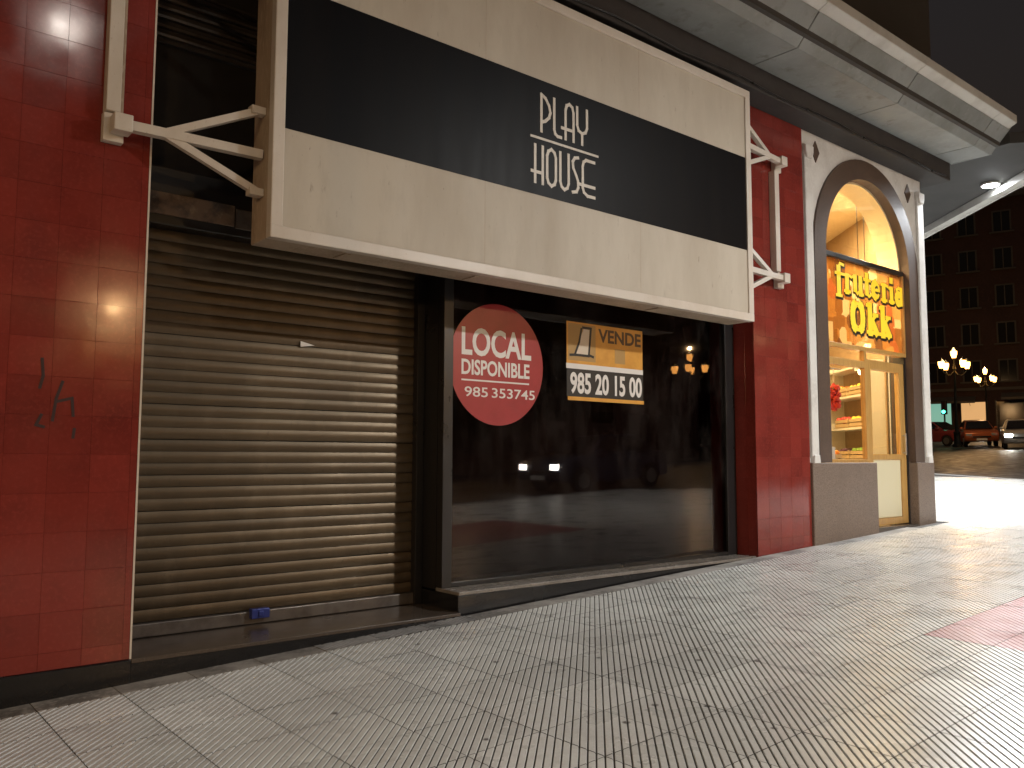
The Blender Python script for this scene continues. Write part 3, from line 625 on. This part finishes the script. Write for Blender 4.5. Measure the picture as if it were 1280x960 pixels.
# letters drawn on a grid per glyph: (x0, x1, z0, z1, lines in 0..1)
GL = [
 (4.625,4.728,2.748,3.07,[[(0,0),(0,1)],[(0,1),(.45,.93),(.85,.76),(1,.58),(.85,.43),(.45,.31),(0,.24)]]),
 (4.772,4.852,2.748,3.07,[[(0,1),(0,.16),(.15,.05),(.5,0),(1,0)]]),
 (4.905,5.000,2.748,3.07,[[(0,0),(0,.8),(.15,.94),(.5,1),(.85,.94),(1,.8),(1,0)],[(-.45,.28),(1,.28)]]),
 (5.045,5.165,2.748,3.07,[[(0,1),(0,.5),(.15,.36),(.5,.3),(.85,.36),(1,.5),(1,1)],[(.5,.3),(.5,0)]]),
 (4.555,4.640,2.295,2.615,[[(0,0),(0,1)],[(1,0),(1,1)],[(-.45,.28),(1,.28)]]),
 (4.690,4.790,2.295,2.615,[[(0,.2),(0,.8),(.15,.93),(.5,1),(.85,.93),(1,.8),(1,.2),(.85,.07),(.5,0),(.15,.07),(0,.2)]]),
 (4.842,4.940,2.295,2.615,[[(0,1),(0,.2),(.15,.07),(.5,0),(.85,.07),(1,.2),(1,1)]]),
 (4.990,5.055,2.295,2.615,[[(1,1),(.4,.97),(0,.85),(.1,.68),(.6,.5),(.95,.34),(1,.17),(.7,.04),(0,0)]]),
 (5.110,5.255,2.295,2.615,[[(1,1),(.3,1),(.08,.93),(0,.8),(0,.2),(.1,.08),(.4,0),(1,0)],[(-.25,.28),(1,.28)]]),
]
for x0, x1, z0, z1, ls in GL: strokes(ph, ls, .027, yA, yB, x0, z0, x1-x0, z1-z0)
strokes(ph, [[(4.51,2.683),(5.30,2.683)]], .020, yA, yB)
sgp(ph.build('lettering', 'lettering', sg))
# the four brackets that carry it
def bracket(px_, nx, z, sx, label, posttop=None, postbot=None):
    b = empty('sign_bracket', (px_, 0, z)); tag(b, label, 'bracket', None)
    L = lambda p: (p[0]-px_, p[1], p[2]-z)
    MB().box(*[c-o for c, o in zip((nx-.055,nx+.055),(px_,px_))], -.17, -.06, -.055, .055).build('node', 'frame', b, .006)
    MB().box(px_-.06-px_, .06, -.06, -.001, -.10, .08).build('wall_plate', 'frame', b, .004)
    s = 1 if sx > px_ else -1
    n0 = Vector((nx+s*.05,-.115,z)); e0 = Vector((sx-s*.004,-.235,z-.03)); st_ = n0.lerp(e0, .24)
    MB().tube(L(n0), L(e0), .042, square=True).build('arm', 'frame', b)
    for dz in (-.29, .27):
        MB().tube(L(st_), L((sx-s*.03,-.235,z+dz)), .034, square=True).build('arm', 'frame', b)
        a_, c_ = sorted((sx-px_-s*.095, sx-px_+s*.002)); MB().box(a_, c_, -.272, -.198, dz-.03, dz+.022).build('flange', 'frame', b, .004)
    return b
bl = bracket(1.355, 1.385, 2.05, SX0, 'cream three-armed bracket low on the scrawled red pillar, holding the box sign')
bracket(1.355, 1.385, 3.47, SX0, 'cream three-armed bracket high on the scrawled red pillar, holding the box sign')
bracket(8.66, 8.63, 2.08, SX1, 'lower cream three-armed bracket on the red pillar next to the arched shop')
bracket(8.66, 8.63, 3.47, SX1, 'upper cream three-armed bracket on the red pillar next to the arched shop')
for x, lab in ((1.355,'upright cream steel post on the scrawled red pillar, joining two sign brackets'),(8.60,'upright cream steel post on the red pillar next to the arched shop')):
    z0, z1 = (2.135, 3.365) if x < 5 else (2.165, 3.365)
    po = empty('bracket_post', (x, 0, z0)); tag(po, lab, 'post')
    MB().box(-.055,.03,-.085,-.001,0,z1-z0).build('channel', 'frame', po, .005); MB().box(.0305,.055,-.05,-.001,0,z1-z0).build('flange', 'frame_dirty', po, .003)

# graffiti scrawl on the left pillar
for ln in [[(1.035,.57),(1.045,.47),(1.03,.40)],[(1.045,.24),(1.02,.18),(1.06,.17)],[(1.15,.44),(1.12,.34),(1.105,.21)],[(1.12,.32),(1.205,.345),(1.215,.24)],[(1.225,.16),(1.22,.11)]]:
    gr = MB(); strokes(gr, [ln], .017, -.0025, -.0012); gr.build('graffiti', 'marker', pl)

# ------------------------------------------------------------------ stickers on the dark window
YG = .2985
st = empty('window_sticker', (4.715, YG, .285)); tag(st, 'round red vinyl sticker with white lettering on the dark shop window', 'sticker')
sM = Matrix.Translation((-4.715,-YG,-.285))
def stp(o): o.matrix_basis = sM @ o.matrix_basis; return o
stp(MB().prism(arc(4.715,.825,.535,.545,0,360,64)[:-1], 'y', YG-.0012, YG).build('disc', 'stickerred', st))
for s, a in (('LOCAL',(4.31,5.105,.885,1.135)),('DISPONIBLE',(4.31,5.085,.715,.852)),('985',(4.345,4.60,.525,.612)),('353745',(4.645,5.15,.525,.612))):
    stp(text_mesh('lettering', s, *a, YG-.0014, 'stickerwhite', st, .025 if s[0] in 'LD' else .008, .0008))
stp(part(st, 'rule', 'stickerwhite', 4.31, 5.08, YG-.002, YG-.0014, .662, .676))
vs = empty('for_sale_sign', (6.095, YG, .54)); tag(vs, 'orange and black for sale sign with phone number on the dark shop window', 'sign')
sM2 = Matrix.Translation((-6.095,-YG,-.54))
def vsp(o): o.matrix_basis = sM2 @ o.matrix_basis; return o
vsp(part(vs, 'orange_panel', 'stickerorange', 5.555, 6.635, YG-.003, YG, .905, 1.312))
vsp(part(vs, 'logo_square', 'stickertan', 5.575, 5.945, YG-.0042, YG-.0031, .935, 1.295))
lg = MB().prism([(5.66,1.0),(5.78,1.25),(5.86,1.25),(5.84,1.0)], 'y', YG-.0052, YG-.0043)
vsp(lg.build('logo_shape', 'stickerpale', vs)); lo = MB()
strokes(lo, [[(5.60,.985),(5.66,.99),(5.72,1.12),(5.75,1.25)],[(5.77,1.265),(5.88,1.265),(5.865,1.12),(5.85,1.0),(5.91,.985)],[(5.66,.99),(5.85,.99)]], .024, YG-.0064, YG-.0053); vsp(lo.build('logo_outline', 'stickerblack', vs))
vsp(text_mesh('lettering', 'VENDE', 5.985, 6.61, 1.14, 1.275, YG-.0033, 'stickerbrown', vs, .03, .0008))
vsp(part(vs, 'brown_mark', 'stickertan', 6.22, 6.37, YG-.004, YG-.0031, .945, 1.09))
vsp(part(vs, 'white_band', 'stickerwhite', 5.55, 6.64, YG-.003, YG, .855, .9045)); vsp(part(vs, 'number_panel', 'stickerblack', 5.555, 6.64, YG-.003, YG, .585, .8545))
vsp(text_mesh('lettering', '985 20 15 00', 5.60, 6.62, .612, .822, YG-.0033, 'stickerwhite', vs, .03, .0008)); vsp(part(vs, 'orange_band', 'stickerorange', 5.57, 6.65, YG-.003, YG, .548, .5845))

# ------------------------------------------------------------------ street lamps
def candelabra(x, y, label, power=1, group='candelabra street lamps'):
    zb = gz(x); t = empty('street_lamp', (x, y, zb)); tag(t, label, 'street lamp', group)
    MB().lathe((0,0,-.02), [(.24,0),(.24,.12),(.17,.2),(.15,.7),(.18,.75),(.11,.85),(.075,1.4)], 14).build('base', 'iron', t, smooth=True)
    MB().lathe((0,0,1.38), [(.07,0),(.05,2.6),(.085,2.65),(.085,2.75),(.045,2.8),(.04,3.2)], 12).build('pole', 'iron', t, smooth=True)
    def lantern(cx, cy, cz):
        ln = MB().lathe((cx,cy,cz), [(.06,-.06),(.10,-.02),(.10,0)], 10).build('lantern', 'iron', t)
        MB().lathe((cx,cy,cz+.353), [(.17,0),(.15,.03),(.05,.12),(.02,.2)], 10).build('cap', 'iron', ln)
        MB().lathe((cx,cy,cz+.002), [(.09,0),(.15,.2),(.155,.35)], 12).build('globe', 'lanternglow', ln, smooth=True)
    for k in range(4):
        a = R(45+90*k+12); cx, cy = .72*math.cos(a), .72*math.sin(a); am = MB(); pts = []
        for i in range(9): u = i/8; pts.append((cx*u, cy*u, 4.0-.28*math.sin(math.pi*u)+.02*u))
        for p, q_ in zip(pts[:-1], pts[1:]): am.tube(p, q_, .025, 8)
        am.build('arm', 'iron', t); lantern(cx, cy, 4.08)
    lantern(0, 0, 4.64)
    light('lantern_light', 'POINT', (0,0,5.3), 420*power, (1,.60,.27), t, .06); return t
candelabra(6.6, -20, 'cast iron street lamp with five warm lanterns mirrored in the scrawled red pillar', .45)
candelabra(18.6, -20, 'cast iron street lamp with five warm lanterns mirrored beside the round red sticker')
candelabra(32.9, -20, 'cast iron street lamp with five warm lanterns mirrored right of the for sale sign')
candelabra(-6.5, -20, 'added cast iron street lamp with five warm lanterns, unseen downhill on the far pavement')  # extra lamp added out of sight for its illumination
candelabra(46, 13.7, 'cast iron street lamp with warm lanterns standing beyond the side street', .5)
candelabra(66, 19.95, 'far cast iron street lamp with warm lanterns in front of the brick block', .5)
def led_light(x, h, label, power, col):
    ll = empty('led_street_light', (x, -8.1, gz(x))); tag(ll, label, 'street light', 'pole lights along the kerb')
    MB().lathe((0,0,-.02), [(.14,0),(.14,.4),(.075,.45),(.05,h-.1)], 12).build('pole', 'galv', ll, smooth=True)
    MB().tube((0,0,h-.2),(0,1.3,h+.05),.03,8).build('arm', 'galv', ll)
    hd = MB().box(-.14,.14,1.25,1.95,h+.02,h+.12).build('lamp_head', 'galv', ll, .03); MB().box(-.10,.10,1.35,1.87,h+.005,h+.018).build('led_panel', 'ledglow', hd)
    light('street_light_beam', 'AREA', (0,1.61,h-.01), power, col, ll, .35, target=(0,1.61,0))
led_light(2.3, 7.0, 'tall grey pole with a white street light opposite the scrawled red pillar, mirrored there', 18, (1,.90,.78))
led_light(9.0, 5.6, 'low grey pole with an added fill light opposite the red pillar by the arched shop', 370, (.99,.99,.96))  # added out of view to brighten the pavement and soften the sign's shadow
led_light(-9, 5.6, 'low grey pole with an added warm fill light downhill of the closed shop', 520, (1,.71,.40))  # unseen lamp added to warm the left end and spread the shadows

# ------------------------------------------------------------------ cars
def make_car(paint):
    t = empty('parked_car')
    L = [(-2.05,.32),(-2.1,.55),(-2.05,.78),(-1.75,.90),(-.85,.96),(.95,.98),(1.75,.98),(1.98,.86),(2.03,.5),(1.98,.30),(1.72,.27),(1.66,.45),(1.5,.60),(1.3,.64),(1.1,.60),(.94,.45),(.88,.25),(-.88,.25),(-.94,.45),(-1.1,.60),(-1.3,.64),(-1.5,.60),(-1.66,.45),(-1.72,.28)]
    b = MB(); b.prism(L, 'y', -.84, .84); body = b.build('body', paint, t, .045, True)
    C = [(-1.0,.96,.78),(-.25,1.42,.58),(.95,1.46,.58),(1.65,1.0,.76)]
    vs_ = [(x,-w,z) for x,z,w in C]+[(x,w,z) for x,z,w in C]; MB().add(vs_, [(0,1,2,3),(7,6,5,4),(0,4,5,1),(1,5,6,2),(2,6,7,3),(0,3,7,4)]).build('cabin', paint, t, .05, True)
    def lerp(a,b,u): return tuple(a[i]+(b[i]-a[i])*u for i in range(3))
    for s in (-1,1):
        P = [(-.82,s*.755,1.02),(-.22,s*.605,1.38),(.32,s*.598,1.40),(.32,s*.762,1.02)]; Q = [(.38,s*.762,1.02),(.38,s*.598,1.40),(.92,s*.60,1.41),(1.45,s*.755,1.04)]
        for g_ in (P,Q): MB().add([(x,y+s*.012,z) for x,y,z in g_]+[(x,y-s*.02,z) for x,y,z in g_], [(0,1,2,3),(7,6,5,4),(0,4,5,1),(1,5,6,2),(2,6,7,3),(3,7,4,0)]).build('side_window', 'winfar', t)
        MB().box(-.85,-.65,s*.86-.07,s*.86+.07,.98,1.10).build('mirror', paint, t, .02)
    for P in ([(-1.0,.98),(-.28,1.41)],[(1.62,1.02),(.98,1.45)]):
        (xa,za),(xb,zb) = P; sgn = -1 if xa < 0 else 1; o = .012*sgn
        MB().add([(xa+o,-.68,za+.02),(xa+o,.68,za+.02),(xb+o,.53,zb),(xb+o,-.53,zb),(xa-o*.5,-.68,za),(xa-o*.5,.68,za),(xb-o*.5,.53,zb-.02),(xb-o*.5,-.53,zb-.02)], [(0,1,2,3),(7,6,5,4),(0,4,5,1),(1,5,6,2),(2,6,7,3),(3,7,4,0)]).build('windscreen' if sgn < 0 else 'rear_window', 'winfar', t)
    for x in (-1.3,1.3):
        for s in (-1,1):
            w = MB().tube((x,s*.84,.31),(x,s*.66,.31),.31,20).build('wheel', 'rubber', t, .02, True); MB().tube((x,s*.846,.31),(x,s*.80,.31),.20,14).build('rim', 'alloy', w)
    for s in (-1,1):
        MB().box(-2.10,-1.93,s*.62-.15,s*.62+.15,.60,.75).build('headlight', 'headoff', t, .03); MB().box(1.93,2.035,s*.68-.1,s*.68+.1,.66,.86).build('tail_light', 'tailred', t, .02)
    MB().box(-2.125,-2.08,-.26,.26,.36,.47).build('number_plate', 'plate', t); MB().box(2.02,2.045,-.26,.26,.52,.63).build('number_plate', 'plate', t)
    MB().box(-2.118,-2.06,-.45,.45,.52,.60).build('grille', 'darkmetal', t); return t
base = make_car('carpink')
used = [False]
def car(x, y, rz, paint, label, lit=False):
    t = base if not used[0] else copy_tree(base); used[0] = True
    t.location = (x, y, gz(x)-.128)
    t.rotation_euler = (0, 0, rz)
    t.rotation_euler = (Matrix.Rotation(-SL, 4, 'Y') @ Matrix.Rotation(rz, 4, 'Z')).to_euler()
    tag(t, label, 'car', 'cars on the road')
    for c in t.children:
        if c.name.split('.')[0] in ('body','cabin','mirror'): c.data = c.data.copy() if paint != 'carpink' else c.data; c.data.materials[0] = MT[paint]
        if lit and c.name.startswith('headlight'): c.data = c.data.copy(); c.data.materials[0] = MT['headglow']
    return t
car(52.5, 17.6, R(75), 'carpink', 'dull red hatchback parked beside the corner shop edge, beyond the side street')
car(51.5, 14.9, R(28), 'carorange', 'orange-brown hatchback crossing beyond the side street')
car(47.5, 11.2, R(22), 'carwhite', 'pale car with its headlights on, driving down beyond the side street', True)
car(70.0, 22.6, R(20), 'carblack', 'far dark car with two headlights lit beneath the green shopfront', True)
car(60.5, 24.0, R(80), 'cargrey', 'grey car parked along the awning front beyond the red hatchback')
car(16.6, -10.25, 0, 'carblue', 'dark blue car with lit headlights on the road, mirrored in the shop window', True)

# traffic light
tlx, tly = 54.0, 17.75
tl = empty('traffic_light', (tlx, tly, gz(tlx))); tag(tl, 'traffic light showing green beyond the side street', 'traffic light')
MB().tube((0,0,-.1),(0,0,2.6),.05,10).build('pole', 'iron', tl); hb = MB().box(-.12,.1,-.15,.15,1.75,2.6).build('signal_box', 'iron', tl, .02)
for z, m in ((2.43,'tl_dark'),(2.17,'tl_dark'),(1.91,'tl_green')): MB().tube((-.119,0,z),(-.135,0,z),.10,14).build('lens', m, hb)

# ------------------------------------------------------------------ buildings round the crossing
def block(name, label, x, y, rz, w, d, h, m, floors, bays, win='winfar', lit=((0,6),(2,4)), shop=None):
    """facade looks along local -y; origin at the middle of the facade's foot"""
    z = gz(x)-.3; t = empty(name, (x, y, z), rz); tag(t, label, 'building')
    MB().box(-w/2,w/2,0,d,0,h).build('wall', m, t); MB().box(-w/2-.3,w/2+.3,-.4,d,h+.002,h+.45).build('roof', 'trimfar', t)
    fh = (h-4.6)/floors; r = random.Random(int(x*7+y))
    MB().box(-w/2,w/2,-.22,-.002,4.1,4.35).build('cornice', 'trimfar', t)
    bw = w/bays
    fm = MB().box(-.75,-.62,-.07,-.002,0,1.9).box(.62,.75,-.07,-.002,0,1.9).box(-.619,.619,-.07,-.002,1.78,1.9).box(-.04,.04,-.06,-.002,0,1.779).mesh('frame', 'trimfar')
    pm = MB().box(-.62,.62,-.03,-.001,0,1.78).mesh('window', 'winfar'); pl_ = MB().box(-.62,.62,-.03,-.001,0,1.78).mesh('window', 'winlit')
    sm = MB().box(-.95,.95,-.3,-.002,-.14,-.004).mesh('sill', 'trimfar')
    for f in range(floors):
        for b_ in range(bays):
            Mx = Matrix.Translation((-w/2+bw*(b_+.5), 0, 4.9+f*fh))
            o = link('window', pl_ if (f, b_) in lit else pm, t, Mx); link('frame', fm, o); link('sill', sm, o)
    for b_ in range(bays):
        a = -w/2+bw*b_
        s = part(t, 'shopfront', shop.get(b_, 'winfar') if shop else 'winfar', a+.4, a+bw-.4, -.05, -.002, .5, 3.1)
        part(s, 'frame', 'darkmetal', a+.3, a+.4, -.12, -.002, .15, 3.2); part(s, 'frame', 'darkmetal', a+bw-.4, a+bw-.3, -.12, -.002, .15, 3.2)
    return t
ax = R(50.41-27.8)                                     # seen down the side street
far = block('brick_block', 'tall brown brick block with pale sills beyond the far street lamp', 80, 22.0, R(-72), 22, 10, 21, 'brickfar', 5, 8, lit=((0,6),(2,4)), shop={1:'greenlit', 2:'winlit'})
block('stone_block', 'grey brown stone block beyond the parked cars', 72, 42, R(-60), 22, 10, 20, 'stonefar', 5, 8, lit=((0,2),))
def awning(x, y, z, rz, w, m, label):
    t = empty('shop_awning', (x, y, z), rz); tag(t, label, 'awning')
    MB().prism([(0,.5),(-1.3,.05),(-1.3,-.15),(-1.27,-.15),(-1.27,.03),(0,.46)], 'x', -w/2, w/2).build('cover', m, t)
    for s in (-1,1): MB().tube((s*w*.4,0,-.3),(s*w*.4,-1.25,.02),.02,6).build('arm', 'darkmetal', t)
awning(76.5, 27.3, gz(76)+2.9, R(-72), 4.6, 'trimfar', 'pale shop awning on the brick block behind the red hatchback')
awning(78.2, 20.5, gz(78)+3.0, R(-72), 5.5, 'trimfar', 'long pale shop awning on the brick block above the headlights')
block('apartment_block', 'dark apartment block across the road, mirrored in the black shop window', 6, -31, R(180), 26, 10, 19, 'dimfar', 5, 8, lit=((1,2),(2,5)))
block('apartment_block', 'brown apartment block across the road uphill of the dark one', 33, -31, R(180), 26, 10, 17, 'brickfar', 4, 8, lit=((0,4),))
block('apartment_block', 'grey apartment block across the road at the top of the hill', 60, -31, R(180), 26, 10, 20, 'stonefar', 5, 8, lit=((1,1),(2,6)))
block('apartment_block', 'plain dark apartment block across the road at the foot of the hill', -21, -31, R(180), 26, 10, 18, 'dimfar', 5, 8)
